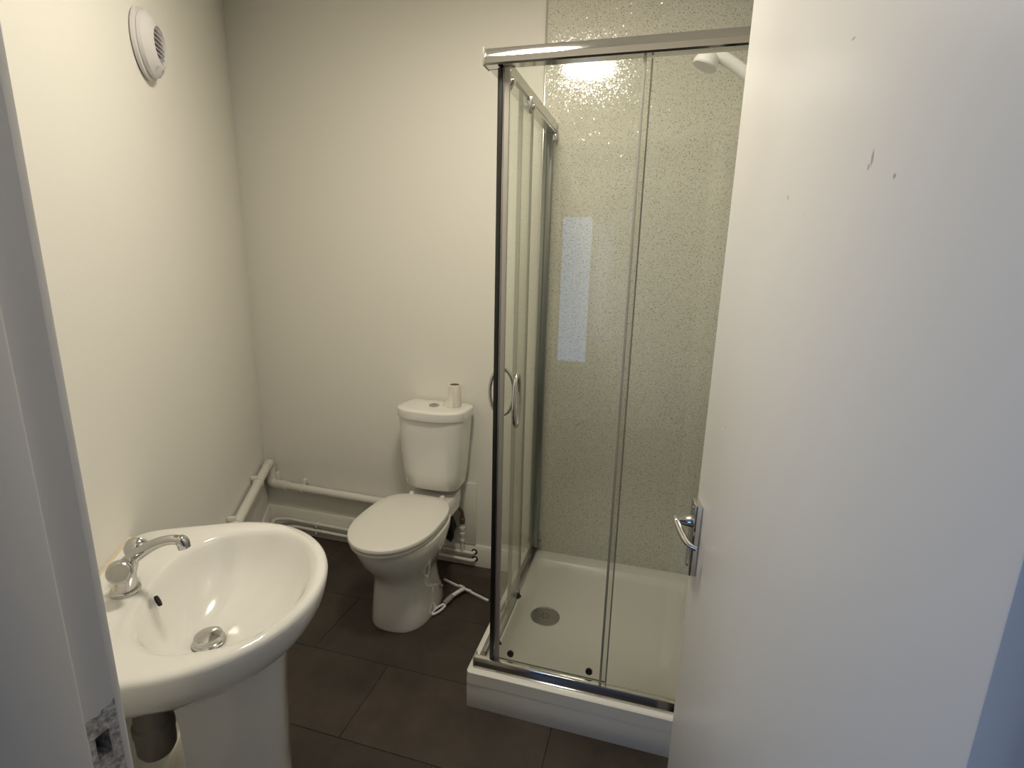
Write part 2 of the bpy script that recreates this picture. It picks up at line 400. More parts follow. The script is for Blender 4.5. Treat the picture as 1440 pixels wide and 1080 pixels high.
# ------------------------------------------------------------------ the open door
A = Vector((.108, 1.095, 0)); B = Vector((.212, .341, 0)); DW = (A-B).length; DU = (A-B).normalized(); DN = Vector((-DU.y, DU.x, 0))
def dr(a, n, z): return B + DU*a + DN*n + Vector((0, 0, z))       # a from the hinge edge, n out of the visible face
def door_mat():
    m = mat('door_white_gloss', (0.77, 0.755, 0.735), 0.32, bump=(30, 0.06, 0.003))
    nd, ln = nt(m); b = nd['Principled BSDF']; g = nd.new('ShaderNodeNewGeometry')
    prev = None
    for (a, z, ra, rz) in ((.256, 1.578, .0022, .007), (.2605, 1.571, .0018, .003), (.212, 1.556, .0022, .0022), (.465, 1.566, .002, .003), (.337, 1.706, .004, .0012), (.40, 1.54, .001, .001), (.62, 1.2, .002, .002)):
        p = dr(a, 0, z)
        s = nd.new('ShaderNodeVectorMath'); s.operation = 'SUBTRACT'; ln.new(g.outputs['Position'], s.inputs[0]); s.inputs[1].default_value = p
        q = nd.new('ShaderNodeVectorMath'); q.operation = 'DIVIDE'; ln.new(s.outputs[0], q.inputs[0]); q.inputs[1].default_value = (ra, ra, rz)
        l = nd.new('ShaderNodeVectorMath'); l.operation = 'LENGTH'; ln.new(q.outputs[0], l.inputs[0])
        k = nd.new('ShaderNodeMapRange'); k.inputs['From Min'].default_value = .6; k.inputs['From Max'].default_value = 1.3; k.inputs['To Min'].default_value = .6; k.inputs['To Max'].default_value = 0
        ln.new(l.outputs['Value'], k.inputs['Value'])
        if prev is None: prev = k.outputs[0]
        else:
            mm = nd.new('ShaderNodeMath'); mm.operation = 'MAXIMUM'; ln.new(prev, mm.inputs[0]); ln.new(k.outputs[0], mm.inputs[1]); prev = mm.outputs[0]
    mx = nd.new('ShaderNodeMix'); mx.data_type = 'RGBA'; ln.new(prev, mx.inputs[0]); mx.inputs[6].default_value = (.77, .755, .735, 1); mx.inputs[7].default_value = (.13, .11, .11, 1)
    ln.new(mx.outputs[2], b.inputs['Base Color'])
    return m
bm = BM(); box(bm, 0, DW, -.035, 0, .008, 1.978, .002, 2, f=lambda a, n, z: dr(a, n, z))
d1 = obj('door_1', bm, door_mat(), None, origin=dr(0, 0, 0)); d1['kind'] = 'structure'; d1['label'] = 'white painted flush door standing open with a lever handle'; d1['category'] = 'door'
HA, HZ = DW-.032, .925
bm = BM(); box(bm, HA-.023, HA+.023, 0, .014, HZ-.078, HZ+.078, .0015, 2, f=lambda a, n, z: dr(a, n, z))
hp = obj('handle_plate', bm, CHROME, d1, label='chrome rectangular handle backplate')
bm = BM()
lathe(bm, [(.013, .012), (.013, .017), (.0115, .020), (.0085, .034), (.007, .046), (.006, .050)], dr(HA, 0, HZ+.034), DN, 20)
obj('handle_neck', bm, CHROME, hp)
bm = BM()
pth = smooth_path([dr(HA+.008, .046, HZ+.038), dr(HA-.004, .046, HZ+.036), dr(HA-.018, .041, HZ+.026), dr(HA-.036, .033, HZ+.013), dr(HA-.048, .024, HZ+.006), dr(HA-.056, .012, HZ+.004)], 5)
tube(bm, pth, [.0052 + .0016*math.sin(i/(len(pth)-1)*PI) for i in range(len(pth))], 12)
obj('lever', bm, CHROME, hp)
for dz in (-.065, .065):
    obj('screw', lathe(BM(), [(.004, .013), (.004, .0148), (.0025, .0152)], dr(HA, 0, HZ+dz), DN, 12), CHROMED, hp)

# ------------------------------------------------------------------ ceiling light
LX, LY = -.490, 1.20
t = thing('ceiling_light', 'round flush ceiling light, seen mirrored in the speckled shower panel', 'light', (LX, LY, ZC))
obj('base', lathe(BM(), [(.143, -.076), (.150, -.082), (.156, -.078), (.158, -.05), (.156, -.002), (.145, -.001)], (LX, LY, ZC), n=48), WPLAST, t)
obj('diffuser', lathe(BM(), [(.143, -.077), (.13, -.083), (.09, -.088), (.04, -.090), (.002, -.0905)], (LX, LY, ZC), n=48, caps=(False, True)), LAMP, t)

# ================================================================== SHOWER
TX0, TY0, TZ = -.525, 1.393, .142
t = thing('shower_tray', 'white square shower tray on a boxed skirt', 'shower tray', (TX0+.4, TY0+.4, 0))
# tray: rounded upstand rim with a sunken floor
def rrect(x0, x1, y0, y1, r, z, k=6):
    out = []
    for cx_, cy_, a0 in ((x1-r, y1-r, 0), (x0+r, y1-r, 90), (x0+r, y0+r, 180), (x1-r, y0+r, 270)):
        for i in range(k+1):
            a = math.radians(a0+90*i/k); out.append((cx_+r*math.cos(a), cy_+r*math.sin(a), z))
    return out
x0, x1, y0, y1 = TX0, XR-.001, TY0, YB-.001
RW = .066
bm = BM()
loft(bm, [rrect(x0+.006, x1, y0+.006, y1, .012, .094), rrect(x0, x1, y0, y1, .014, .097), rrect(x0+.0015, x1, y0+.0015, y1, .014, TZ-.004), rrect(x0+.006, x1-.002, y0+.006, y1-.002, .014, TZ),
          rrect(x0+RW, x1-RW*.8, y0+RW, y1-RW, .03, TZ), rrect(x0+RW+.006, x1-RW*.8-.006, y0+RW+.006, y1-RW-.006, .03, TZ-.004), rrect(x0+RW+.026, x1-RW*.8-.026, y0+RW+.026, y1-RW-.026, .045, TZ-.026),
          rrect(x0+RW+.036, x1-RW*.8-.036, y0+RW+.036, y1-RW-.036, .05, TZ-.030), rrect(x0+.30, x0+.42, y0+.34, y0+.46, .055, TZ-.036)], True, True)
obj('tray', bm, ACRY, t)
bm = BM(); box(bm, TX0+.004, TX0+.019, TY0+.019, YB-.001, 0, .0935, .001); obj('skirt_panel', bm, ACRY, t, label='white side skirt panel of the tray')
bm = BM(); box(bm, TX0+.004, XR-.001, TY0+.004, TY0+.019, 0, .0935, .001); obj('skirt_panel', bm, ACRY, t, label='white front skirt panel of the tray')
DX, DY, DZ = -.338, 1.785, TZ-.0355
dc = obj('drain_cover', lathe(BM(), [(.057, -.001), (.058, .004), (.0565, .0055), (.0535, .0055), (.0525, .0046), (.02, .0054), (.001, .0056)], (DX, DY, DZ), n=40, caps=(False, True)), CHROMED, t, label='round chrome shower waste cover')
for k in range(6):
    a = 2*PI*k/6 + .3; r_ = .012 if k else .0
    obj('drain_hole', lathe(BM(), [(.0028, .0046), (.0028, .0064)], (DX+.013*math.cos(a), DY+.013*math.sin(a), DZ-.0005), n=10), DARK, dc)

# wall panels
bm = BM(); box(bm, -.505, XR-.0005, YB-.010, YB-.0005, TZ, ZC-.001)
p = obj('shower_wall_panel', bm, PANEL, None, origin=(-.505, YB, TZ)); tag(p, 'glossy speckled beige shower panel on the back wall', 'wall panel')
bm = BM(); box(bm, -.510, -.502, YB-.013, YB-.0005, TZ, ZC-.001, .002); obj('edge_trim', bm, SATIN, p)
bm = BM(); box(bm, XR-.010, XR-.0005, TY0, YB-.0105, TZ, ZC-.001)
p = obj('shower_wall_panel', bm, PANEL, None, origin=(XR, TY0, TZ)); tag(p, 'glossy speckled beige shower panel on the right wall behind the door', 'wall panel')

# enclosure
EX, EY = -.497, 1.420            # outer faces of the side and front rails
ZT0, ZT1 = 1.960, 2.000          # top rail
XE = XR-.0105
e = thing('shower_enclosure', 'corner entry shower cubicle of chrome rails and sliding glass doors', 'shower enclosure', (EX+.38, EY+.38, TZ))
def railprof(o0, dirin, z0, z1, w):   # profile across the rail: o0 outer coordinate
    return [(o0+dirin*.004, z0), (o0, z0+.004), (o0, z0+(z1-z0)*.45), (o0+dirin*.004, z0+(z1-z0)*.62), (o0+dirin*.006, z1-.003), (o0+dirin*.010, z1), (o0+dirin*w, z1), (o0+dirin*w, z0+.010), (o0+dirin*(w-.004), z0+.010), (o0+dirin*(w-.004), z0)]
EXT = EX+.008
bm = BM(); pr = railprof(EY, 1, ZT0, ZT1, .040)
loft(bm, [[(EXT+.002, y, z) for y, z in pr], [(XE, y, z) for y, z in pr]]); obj('top_rail', bm, CHROME, e, ang=25, label='chrome top rail along the front')
bm = BM(); pr = railprof(EXT, 1, ZT0, ZT1, .040)
loft(bm, [[(x, EY+.040, z) for x, z in pr], [(x, YB-.013, z) for x, z in pr]]); obj('top_rail', bm, CHROME, e, ang=25, label='chrome top rail along the side')
obj('corner_cap', box(BM(), EXT-.002, EXT+.003, EY-.001, EY+.045, ZT0-.001, ZT1+.001, .001), GREYP, e)
bm = BM(); bp_ = [(-.005, 0), (-.005, .004), (-.002, .005), (.0030, .029), (.0048, .0325), (.009, .034), (.020, .034), (.0225, .020), (.036, .020), (.036, 0)]
loft(bm, [[(EX-.008, EY+d, TZ+z) for d, z in bp_], [(XE, EY+d, TZ+z) for d, z in bp_]]); obj('bottom_rail', bm, CHROME, e, ang=25, label='chrome bottom rail along the front')
bm = BM(); loft(bm, [[(EX+d, EY+.036, TZ+z) for d, z in bp_], [(EX+d, YB-.013, TZ+z) for d, z in bp_]]); obj('bottom_rail', bm, CHROME, e, ang=25, label='chrome bottom rail along the side')
obj('corner_cap', box(BM(), EX-.011, EX-.007, EY-.001, EY+.037, TZ, TZ+.0345, .001), GREYP, e)
# wall profiles
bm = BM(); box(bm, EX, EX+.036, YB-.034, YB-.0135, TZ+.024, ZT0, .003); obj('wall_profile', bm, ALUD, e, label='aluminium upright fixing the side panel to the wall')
bm = BM(); box(bm, XE-.022, XE, EY, EY+.036, TZ+.024, ZT0, .003); obj('wall_profile', bm, SATIN, e, label='aluminium upright fixing the front panel to the wall')
# glass: index 0 glass, 1 edge
def pane(name, x0, x1, y0, y1, z0, z1, parent, label, r=0):
    bm = BM(); box(bm, x0, x1, y0, y1, z0, z1)
    thin_y = (y1-y0) < (x1-x0)
    o = obj(name, bm, [GLASS, GEDGE], parent, label=label, smooth=False)
    for f in o.data.polygons:
        if abs(f.normal.y if thin_y else f.normal.x) < .5: f.material_index = 1
    return o
GF, GS = EY+.014, EY+.030       # front fixed / sliding glass centre
SF, SS = EX+.014, EX+.046       # side fixed / sliding glass centre (x)
pane('fixed_pane', -.084, XE-.006, GF-.0025, GF+.0025, TZ+.016, ZT0+.01, e, 'fixed glass pane on the right of the front')
pane('fixed_pane', SF-.0025, SF+.0025, 1.765, YB-.036, TZ+.016, ZT0+.01, e, 'fixed glass pane at the back of the side')
for nm, lb, bmx in (('edge_seal', 'clear seal strip down the front fixed pane', (-.0895, -.083, GF-.004, GF+.010)), ('edge_seal', 'clear seal strip down the side fixed pane', (SF-.004, SF+.010, 1.757, 1.767))):
    bm = BM(); box(bm, *bmx, TZ+.024, ZT0, .001); obj(nm, bm, SEALP, e, label=lb)
CXG = -.436     # leading edge of the front sliding door
fd = pane('sliding_door', CXG, -.070, GS-.003, GS+.003, TZ+.030, ZT0+.008, e, 'front sliding glass door')
sd = pane('sliding_door', SS-.003, SS+.003, 1.462, 1.800, TZ+.030, ZT0+.008, e, 'side sliding glass door')
# magnetic corner seals
bm = BM(); box(bm, CXG-.004, CXG+.010, GS-.005, GS+.005, TZ+.026, ZT0-.002, .0015); obj('door_seal', bm, SEALP, fd)
bm = BM(); box(bm, CXG-.0075, CXG-.004, GS-.007, GS+.006, TZ+.026, ZT0-.002, .001); obj('magnet_strip', bm, CHROMED, fd)
bm = BM(); box(bm, CXG-.0205, CXG-.0078, GS-.010, GS+.010, TZ+.026, ZT0-.002, .001); obj('magnet_strip', bm, BLACK, sd, label='black magnetic strip')
bm = BM(); box(bm, SS-.006, SS+.006, 1.4625, 1.476, TZ+.026, ZT0-.002, .0015); obj('door_seal', bm, SEALP, sd)
bm = BM(); box(bm, -.0715, -.0675, GS-.004, GS+.004, TZ+.030, ZT0-.004, .001); obj('edge_seal', bm, SEALP, fd)
bm = BM(); box(bm, SS-.004, SS+.004, 1.798, 1.803, TZ+.030, ZT0-.004, .001); obj('edge_seal', bm, SEALP, sd)
# rollers
def roller(parent, c, ax, r, lab=None, m=GREYP, cap=CHROME):
    o = obj('roller', lathe(BM(), [(r*.5, -.004), (r, -.003), (r, .004), (r*.85, .006), (r*.45, .006), (r*.4, .012), (.001, .013)], c, ax, 24, (True, True)), m, parent, label=lab)
    return o
roller(fd, (-.388, GS+.006, TZ+.050), (0, 1, 0), .011, m=BLACK); roller(fd, (-.125, GS+.006, TZ+.050), (0, 1, 0), .011, m=BLACK)
roller(sd, (SS+.006, 1.50, TZ+.044), (1, 0, 0), .011, m=BLACK); roller(sd, (SS+.006, 1.765, TZ+.050), (1, 0, 0), .012, m=BLACK)
for y in (1.51, 1.752):
    rl = roller(sd, (SS+.006, y, ZT0-.016), (1, 0, 0), .020, m=GREYP); obj('roller_cap', lathe(BM(), [(.009, .010), (.009, .014), (.006, .016), (.001, .0165)], (SS+.006, y, ZT0-.016), (1, 0, 0), 16), CHROME, rl)
    bm = BM(); box(bm, SS-.014, SS+.012, y-.006, y+.006, ZT0-.016, ZT0+.012, .002); obj('roller_bracket', bm, CHROMED, sd)
obj('fixing_clip', box(BM(), EX+.036, EX+.052, YB-.040, YB-.016, ZT0-.030, ZT0-.004, .004), CHROMED, e)
obj('fixing_clip', box(BM(), EX+.036, EX+.050, YB-.036, YB-.016, TZ+.040, TZ+.062, .004), CHROMED, e)
# bow handles, back to back on each door
def bow(parent, c, out, h, d, r=.0058):
    c = Vector(c); out = Vector(out)
    pts = [c + Vector((0, 0, h*math.sin(a))) + out*(d*math.cos(a)) for a in [(-.5+i/14)*PI for i in range(15)]]
    return obj('handle', tube(BM(), pts, r, 12), CHROME, parent)
HX, HZ2 = -.386, 1.072
bow(fd, (HX, GS-.003, HZ2), (0, -1, 0), .078, .030, .0066); bow(fd, (HX, GS+.003, HZ2), (0, 1, 0), .078, .026)
bow(sd, (SS-.003, 1.512, HZ2+.006), (-1, 0, 0), .072, .036); bow(sd, (SS+.003, 1.512, HZ2+.006), (1, 0, 0), .072, .036)

# shower handset, wall bracket, rail and hose
HY = 1.80
t = thing('shower_handset', 'white hand shower head in a bracket on the right shower wall', 'shower head', (.067, HY, 2.045))
bm = BM(); axh = Vector((-.42, -.05, -.9)).normalized()
lathe(bm, [(.004, -.034), (.020, -.031), (.031, -.020), (.036, -.004), (.037, .006), (.034, .010), (.001, .011)], (.066, HY, 2.046), axh, 32); obj('spray_head', bm, WPLAST, t)
pth = smooth_path([(.072, HY, 2.066), (.10, HY, 2.064), (.14, HY, 2.042), (.19, HY, 2.004), (.232, HY, 1.966)], 6)
obj('grip', tube(BM(), pth, [.016+.001*math.sin(i/len(pth)*PI) for i in range(len(pth))], 16), WPLAST, t)
t = thing('shower_riser_rail', 'white shower riser rail on the right shower wall', 'rail', (XE-.03, HY, 1.2))
obj('rail', tube(BM(), [(XE-.04, HY, 1.25), (XE-.04, HY, 2.02)], .010), WPLAST, t)
for z in (1.27, 2.0): obj('rail_bracket', lathe(BM(), [(.016, 0), (.014, .02), (.012, .05)], (XE, HY, z), (-1, 0, 0), 16), WPLAST, t)
obj('slider', box(BM(), XE-.065, XE-.022, HY-.02, HY+.02, 1.945, 1.985, .006), WPLAST, t)
pth = smooth_path([(.236, HY-.02, 1.955), (.24, HY-.03, 1.90), (.235, HY-.05, 1.5), (.22, HY-.07, .95), (.235, HY-.12, .85), (.255, HY-.14, 1.0), (XE-.002, HY-.14, 1.05)], 8)
tag(obj('shower_hose', tube(BM(), pth, .007, 10), SATIN, None, origin=(XE, HY-.14, 1.05)), 'chrome shower hose looping below the hand shower', 'hose')

# ================================================================== TOILET
TXC = -.945
PSH = -.006      # pan sits slightly left of the cistern centre
def T(p): return Vector((TXC+p[0], YB-p[1], p[2]))
def tl(bm, secs, **k): return loft(bm, [[T(q) for q in s] for s in secs], **k)
t = thing('toilet', 'white close coupled toilet with closed lid against the back wall', 'toilet', (TXC, YB-.35, 0))
bm = BM()
tl(bm, [egg(.128, .215, .563, .40, 0, 2.5, 3.2), egg(.130, .213, .565, .40, .010, 2.5, 3.2), egg(.124, .228, .562, .40, .06, 2.5, 3.0), egg(.118, .252, .560, .40, .12, 2.5, 3.0),
        egg(.114, .262, .558, .40, .17, 2.4, 3.0), egg(.114, .257, .558, .40, .195, 2.4, 3.0), egg(.121, .24, .567, .41, .222, 2.3, 2.8), egg(.136, .225, .590, .41, .258, 2.2, 2.6),
        egg(.155, .21, .625, .42, .30, 2.1, 2.6), egg(.167, .20, .648, .43, .345, 2.05, 2.8), egg(.172, .195, .660, .43, .378, 2.05, 3), egg(.171, .195, .660, .43, .392, 2.05, 3), egg(.164, .20, .652, .43, .398, 2.05, 3)])
for v in bm.verts: v.co.x += PSH
pan = obj('pan', bm, PORC, t)
bm = BM(); tl(bm, [egg(.085, .03, .30, .16, .31, 5, 6), egg(.108, .025, .31, .16, .335, 5, 6), egg(.108, .02, .30, .16, .372, 6, 8), egg(.108, .02, .30, .16, .406, 6, 8), egg(.103, .025, .295, .16, .412, 6, 8)])
obj('pan_shelf', bm, PORC, t)
bm = BM(); tube(bm, [T(p) for p in smooth_path([(0, .36, .22), (0, .27, .27), (0, .20, .26), (0, .13, .21), (0, .09, .19)], 5)], .052, 20)
obj('trapway', bm, PORC, t)
bm = BM(); tube(bm, [T(p) for p in ((0, .115, .20), (0, .08, .19), (0, .012, .19))], [.062, .06, .058], 20)
obj('pan_connector', bm, PORC, t)
# seat and lid
def slab(z0, z1, grow, e_=.006, crown=0.0):
    def g(d, z): return [(x-.010, y, zz) for x, y, zz in egg(.174+grow-d, .200+d, .690+grow-d, .45, z, 2.1, 3.1)]
    r = [g(e_, z0), g(e_*.3, z0+e_*.3), g(0, z0+e_), g(0, z1-e_), g(e_*.3, z1-e_*.3), g(e_, z1)]
    if crown: r += [g(.04, z1+crown*.4), g(.09, z1+crown*.8), g(.15, z1+crown)]
    return r
bm = BM(); tl(bm, slab(.399, .414, -.006, .004)); obj('seat', bm, SEAT, t)
bm = BM(); tl(bm, slab(.416, .437, 0, .007, .006)); obj('seat_lid', bm, SEAT, t)
for s in (-1, 1):
    bm = BM(); lathe(bm, [(.012, 0), (.012, .03), (.009, .034)], T((s*.075, .195, .405)), (0, 0, 1), 16); obj('hinge', bm, SEAT, t)
# cistern
bm = BM()
tl(bm, [egg(.102, .06, .15, .10, .442, 3.2, 7), egg(.122, .035, .172, .10, .448, 3.2, 7), egg(.130, .025, .184, .10, .464, 3.2, 7), egg(.139, .02, .192, .10, .53, 3.2, 7), egg(.150, .018, .198, .10, .65, 3.2, 7), egg(.158, .015, .202, .10, .787, 3.2, 7)])
cis = obj('cistern', bm, PORC, t)
def cl(d, z): return egg(.166-d, .012+d*.5, .216-d, .10, z, 2.7, 6)
bm = BM(); tl(bm, [cl(.006, .784), cl(.001, .786), cl(0, .790), cl(0, .819), cl(.001, .8235), cl(.005, .827), cl(.03, .828), cl(.08, .829)])
lid = obj('cistern_lid', bm, PORC, t)
BTN = T((.0, .105, .828))
fb = obj('flush_button', lathe(BM(), [(.0235, 0), (.0235, .004), (.021, .006), (.001, .006)], BTN, n=32), CHROMED, t, label='round chrome dual flush button')
obj('button_split', box(BM(), BTN.x-.0006, BTN.x+.0006, BTN.y-.019, BTN.y+.019, BTN.z+.0055, BTN.z+.0066), DARK, fb)
for s in (-1, 1):
    obj('bolt_cap', lathe(BM(), [(.009, -.006), (.009, .004), (.006, .007), (.001, .008)], T((s*.119, .318, .075)), (s, .0, .12), 16), GREYP, t, label='grey floor bolt cap')
# toilet roll
RX, RY, RZ = T((.092, .10, 0)).x, T((.08, .085, 0)).y, .829
t = thing('toilet_roll', 'nearly used up toilet roll standing on the cistern lid', 'toilet roll', (RX, RY, RZ))
bm = BM(); lathe(bm, [(.0275, 0), (.0285, .002), (.0285, .099), (.0275, .101), (.0225, .101), (.0225, 0)], (RX, RY, RZ), n=36, caps=(False, False)); obj('paper', bm, PAPER, t, ang=50)
bm = BM(); lathe(bm, [(.0224, .001), (.0224, .1005), (.0210, .1005), (.0210, .001), (.0224, .001)], (RX, RY, RZ), n=36, caps=(False, False)); obj('core', bm, CARD, t)
bm = BM(); rings = []
for i in range(9):          # loose tail of paper, hanging and flaring to the left
    a = math.radians(200 + i*0)
    zz = .095*(1-i/8) + .001
    fl_ = .030*max(0, (i-3)/5)**1.6
    p0 = Vector((RX-.0285-.0005-fl_, RY-.004-fl_*.15, RZ+zz)); p1 = Vector((RX-.020-fl_*.25, RY-.0215-fl_*.3, RZ+zz)); p2 = Vector((RX+.004, RY-.0295-.004*i/8, RZ+zz))
    rings.append([p0, (p0+p1)/2+Vector((-.002, -.003, 0)), p1, (p1+p2)/2+Vector((-.001, -.003, 0)), p2, p2+Vector((.001, .001, 0)), (p1+p2)/2+Vector((0, -.0018, 0)), p1+Vector((.0008, .0008, 0)), (p0+p1)/2+Vector((-.001, -.002, 0)), p0+Vector((.001, .0012, 0))])
loft(bm, rings); obj('loose_sheet', bm, PAPER, t, ang=70)

# ================================================================== WASHBASIN (left wall frame: s along, n out)
BS, BZ = 1.815, .812
def outline(scale, z, dz=0.0, inset=0.0, n=72):
    out = []
    for k in range(n):
        a = 2*PI*k/n; c, s = math.cos(a), math.sin(a)
        p, b = (2.05, .263) if s > 0 else (9.0, .1995)
        x = (.270-inset)*math.copysign(abs(c)**(2/p), c); d = .2 + (b-(inset if s > 0 else 0))*math.copysign(abs(s)**(2/p), s)
        x *= scale; d = max(.0005, .2+(d-.2)*scale)
        out.append(lw(BS+x, d, z))
    return out
def oval(a, b, c, z, n=72, pb=2.0):
    out = []
    for k in range(n):
        t_ = 2*PI*k/n; cc, ss = math.cos(t_), math.sin(t_); p = 2.1 if ss > 0 else pb
        out.append(lw(BS+a*math.copysign(abs(cc)**(2/p), cc), c+b*math.copysign(abs(ss)**(2/p), ss), z))
    return out
org = lw(BS, .2, 0)
t = thing('washbasin', 'white oval pedestal washbasin on the left wall', 'washbasin', lw(BS, .2, BZ-.15))
bm = BM()
loft(bm, [oval(.024, .024, .215, .662), oval(.028, .028, .216, .664), oval(.060, .050, .222, .671), oval(.105, .080, .236, .686), oval(.150, .110, .252, .712, pb=2.2), oval(.180, .132, .264, .745, pb=2.4), oval(.196, .145, .2705, .775, pb=2.5), oval(.204, .152, .2735, .795, pb=2.5),
          oval(.209, .157, .2745, .804, pb=2.5), oval(.215, .163, .2745, .8095, pb=2.5), oval(.224, .170, .2735, .8115, pb=2.6), outline(1, BZ, inset=.016), outline(1, BZ-.002, inset=.006), outline(1, BZ-.007, inset=.0015), outline(1, BZ-.014),
          outline(.992, BZ-.030), outline(.972, BZ-.05), outline(.93, BZ-.075), outline(.85, BZ-.10), outline(.72, BZ-.125), outline(.52, BZ-.145), outline(.3, BZ-.155)], False, True)
bowl = obj('bowl', bm, PORC, t, ang=60)
# overflow slot in the back of the bowl, waste, sealant
ov = lw(BS, .1335, .781)
ovx = (N*.95+Vector((0, 0, .30))).normalized(); ovy = U.cross(ovx).normalized()
bm = BM(); loft(bm, [[ov + U*(.0048*q*math.cos(2*PI*k/24)) + ovy*(.0125*q*math.sin(2*PI*k/24)) + ovx*d for k in range(24)] for q, d in ((1, -.004), (1, .0015), (.8, .0018))]); obj('overflow', bm, DARK, t, label='dark overflow hole')
ws = lw(BS, .215, .664)
wst = obj('waste_plug', lathe(BM(), [(.032, .003), (.033, .006), (.031, .0085), (.028, .010), (.027, .013), (.029, .016), (.027, .021), (.018, .0245), (.001, .026)], ws, n=40, caps=(False, True)), CHROME, t, label='chrome push waste plug')
bm = BM(); tube(bm, [lw(BS-.232, .002, BZ-.002), lw(BS, .002, BZ-.002), lw(BS+.232, .002, BZ-.002)], .0045, 8); obj('sealant', bm, SEALANT, t, label='yellowed sealant along the wall')
# pedestal
PD0 = lw(BS, .27, 0)
t = thing('basin_pedestal', 'white ceramic pedestal below the oval washbasin', 'pedestal', PD0)
def pedring(hw, nb, nf, z, th=.012):
    outer = []; inner = []
    K = 24
    for k in range(K+1):
        a = PI*k/K; c, s = math.cos(a), math.sin(a)
        outer.append((hw*math.copysign(abs(c)**(2/3.2), c), nb+(nf-nb)*abs(s)**(2/3.2)))
    for k in range(K+1):
        a = PI*(K-k)/K; c, s = math.cos(a), math.sin(a)
        inner.append(((hw-th)*math.copysign(abs(c)**(2/3.2), c), nb+(nf-nb-th)*abs(s)**(2/3.2)))
    return [lw(BS+x, n_, z) for x, n_ in outer+inner]
def pedtop(hw, nb, nf):          # the top edge follows the underside of the bowl
    tab = [(.0, .657), (.3, .657), (.52, .667), (.72, .687), (.85, .712), (2, .73)]
    out = []
    for p in pedring(hw, nb, nf, 0):
        q = p - C0; x, n_ = q.dot(U)-BS, q.dot(N)
        k = math.hypot(x/.27, (n_-.2)/(.263 if n_ > .2 else .1995))
        for (a0, z0), (a1, z1) in zip(tab, tab[1:]):
            if a0 <= k <= a1: z = z0+(z1-z0)*(k-a0)/(a1-a0)
        out.append(p + Vector((0, 0, z+.002)))
    return out
bm = BM(); loft(bm, [pedring(.105, .165, .375, 0), pedring(.104, .165, .372, .04), pedring(.088, .175, .350, .12), pedring(.086, .175, .352, .35), pedring(.092, .172, .360, .55), pedring(.099, .168, .368, .62), pedtop(.108, .162, .382)])
obj('column', bm, PORC, t, ang=50)
# bottle trap behind the pedestal
t = thing('bottle_trap', 'dark plastic bottle trap under the washbasin beside the pedestal', 'trap', lw(BS+.03, .105, .42))
tp = lw(BS+.035, .105, 0)
bm = BM(); lathe(bm, [(.012, .445), (.030, .45), (.036, .462), (.037, .505), (.039, .507), (.039, .525), (.034, .53), (.034, .56), (.022, .575), (.020, .66)], tp, n=28); obj('trap_body', bm, TRAPM, t)
bm = BM(); tube(bm, smooth_path([lw(BS+.0, .10, .535), lw(BS-.06, .09, .53), lw(BS-.10, .05, .50), lw(BS-.16, .032, .47)], 6), .019, 14); obj('trap_outlet', bm, WPLAST, t)
# mixer tap
tb = lw(BS, .079, BZ)
t = thing('mixer_tap', 'chrome two handle mixer tap on the back ledge of the washbasin', 'tap', tb)
def lring(a, b, n0, z, tilt=0, k=28): return [lw(BS+a*math.cos(2*PI*i/k), n0+b*math.sin(2*PI*i/k), z+tilt*b*math.sin(2*PI*i/k)) for i in range(k)]
bm = BM(); loft(bm, [lring(.027, .026, .079, BZ-.001), lring(.028, .027, .079, BZ+.003), lring(.027, .026, .079, BZ+.007), lring(.023, .022, .079, BZ+.009)]); obj('base', bm, CHROME, t)
bm = BM(); loft(bm, [lring(.023, .021, .079, BZ+.008), lring(.020, .019, .081, BZ+.022), lring(.020, .018, .085, BZ+.040), lring(.023, .018, .090, BZ+.056), lring(.022, .016, .096, BZ+.070, .3), lring(.014, .010, .100, BZ+.079, .4)]); obj('body', bm, CHROME, t)
sp_ = smooth_path([lw(BS, .080, BZ+.054), lw(BS, .104, BZ+.074), lw(BS, .132, BZ+.092), lw(BS, .156, BZ+.101), lw(BS, .177, BZ+.102), lw(BS, .190, BZ+.096), lw(BS, .193, BZ+.083)], 5)
bm = BM(); tube(bm, sp_, [.0145-.0045*min(1, i/16)+(.0022 if i > 22 else 0) for i in range(len(sp_))], 18); obj('spout', bm, CHROME, t)
for s in (1, -1):
    ax = (U*s*.93 + N*.12 + Vector((0, 0, .33 if s > 0 else .42))).normalized()
    o0 = lw(BS+s*.012, .090, BZ+(.057 if s > 0 else .060))
    bm = BM(); lathe(bm, [(.012, 0), (.012, .010), (.017, .014), (.0220, .022), (.0235, .034), (.0225, .0375), (.021, .0385)], o0, ax, 10 if False else 24); h = obj('handle', bm, CHROME, t, ang=30)
    bm = BM(); lathe(bm, [(.0195, .0375), (.0195, .0405), (.0175, .0425), (.001, .0435)], o0, ax, 28, (False, True)); obj('handle_cap', bm, CHROMED, h, label='dull metal cap on the handle')

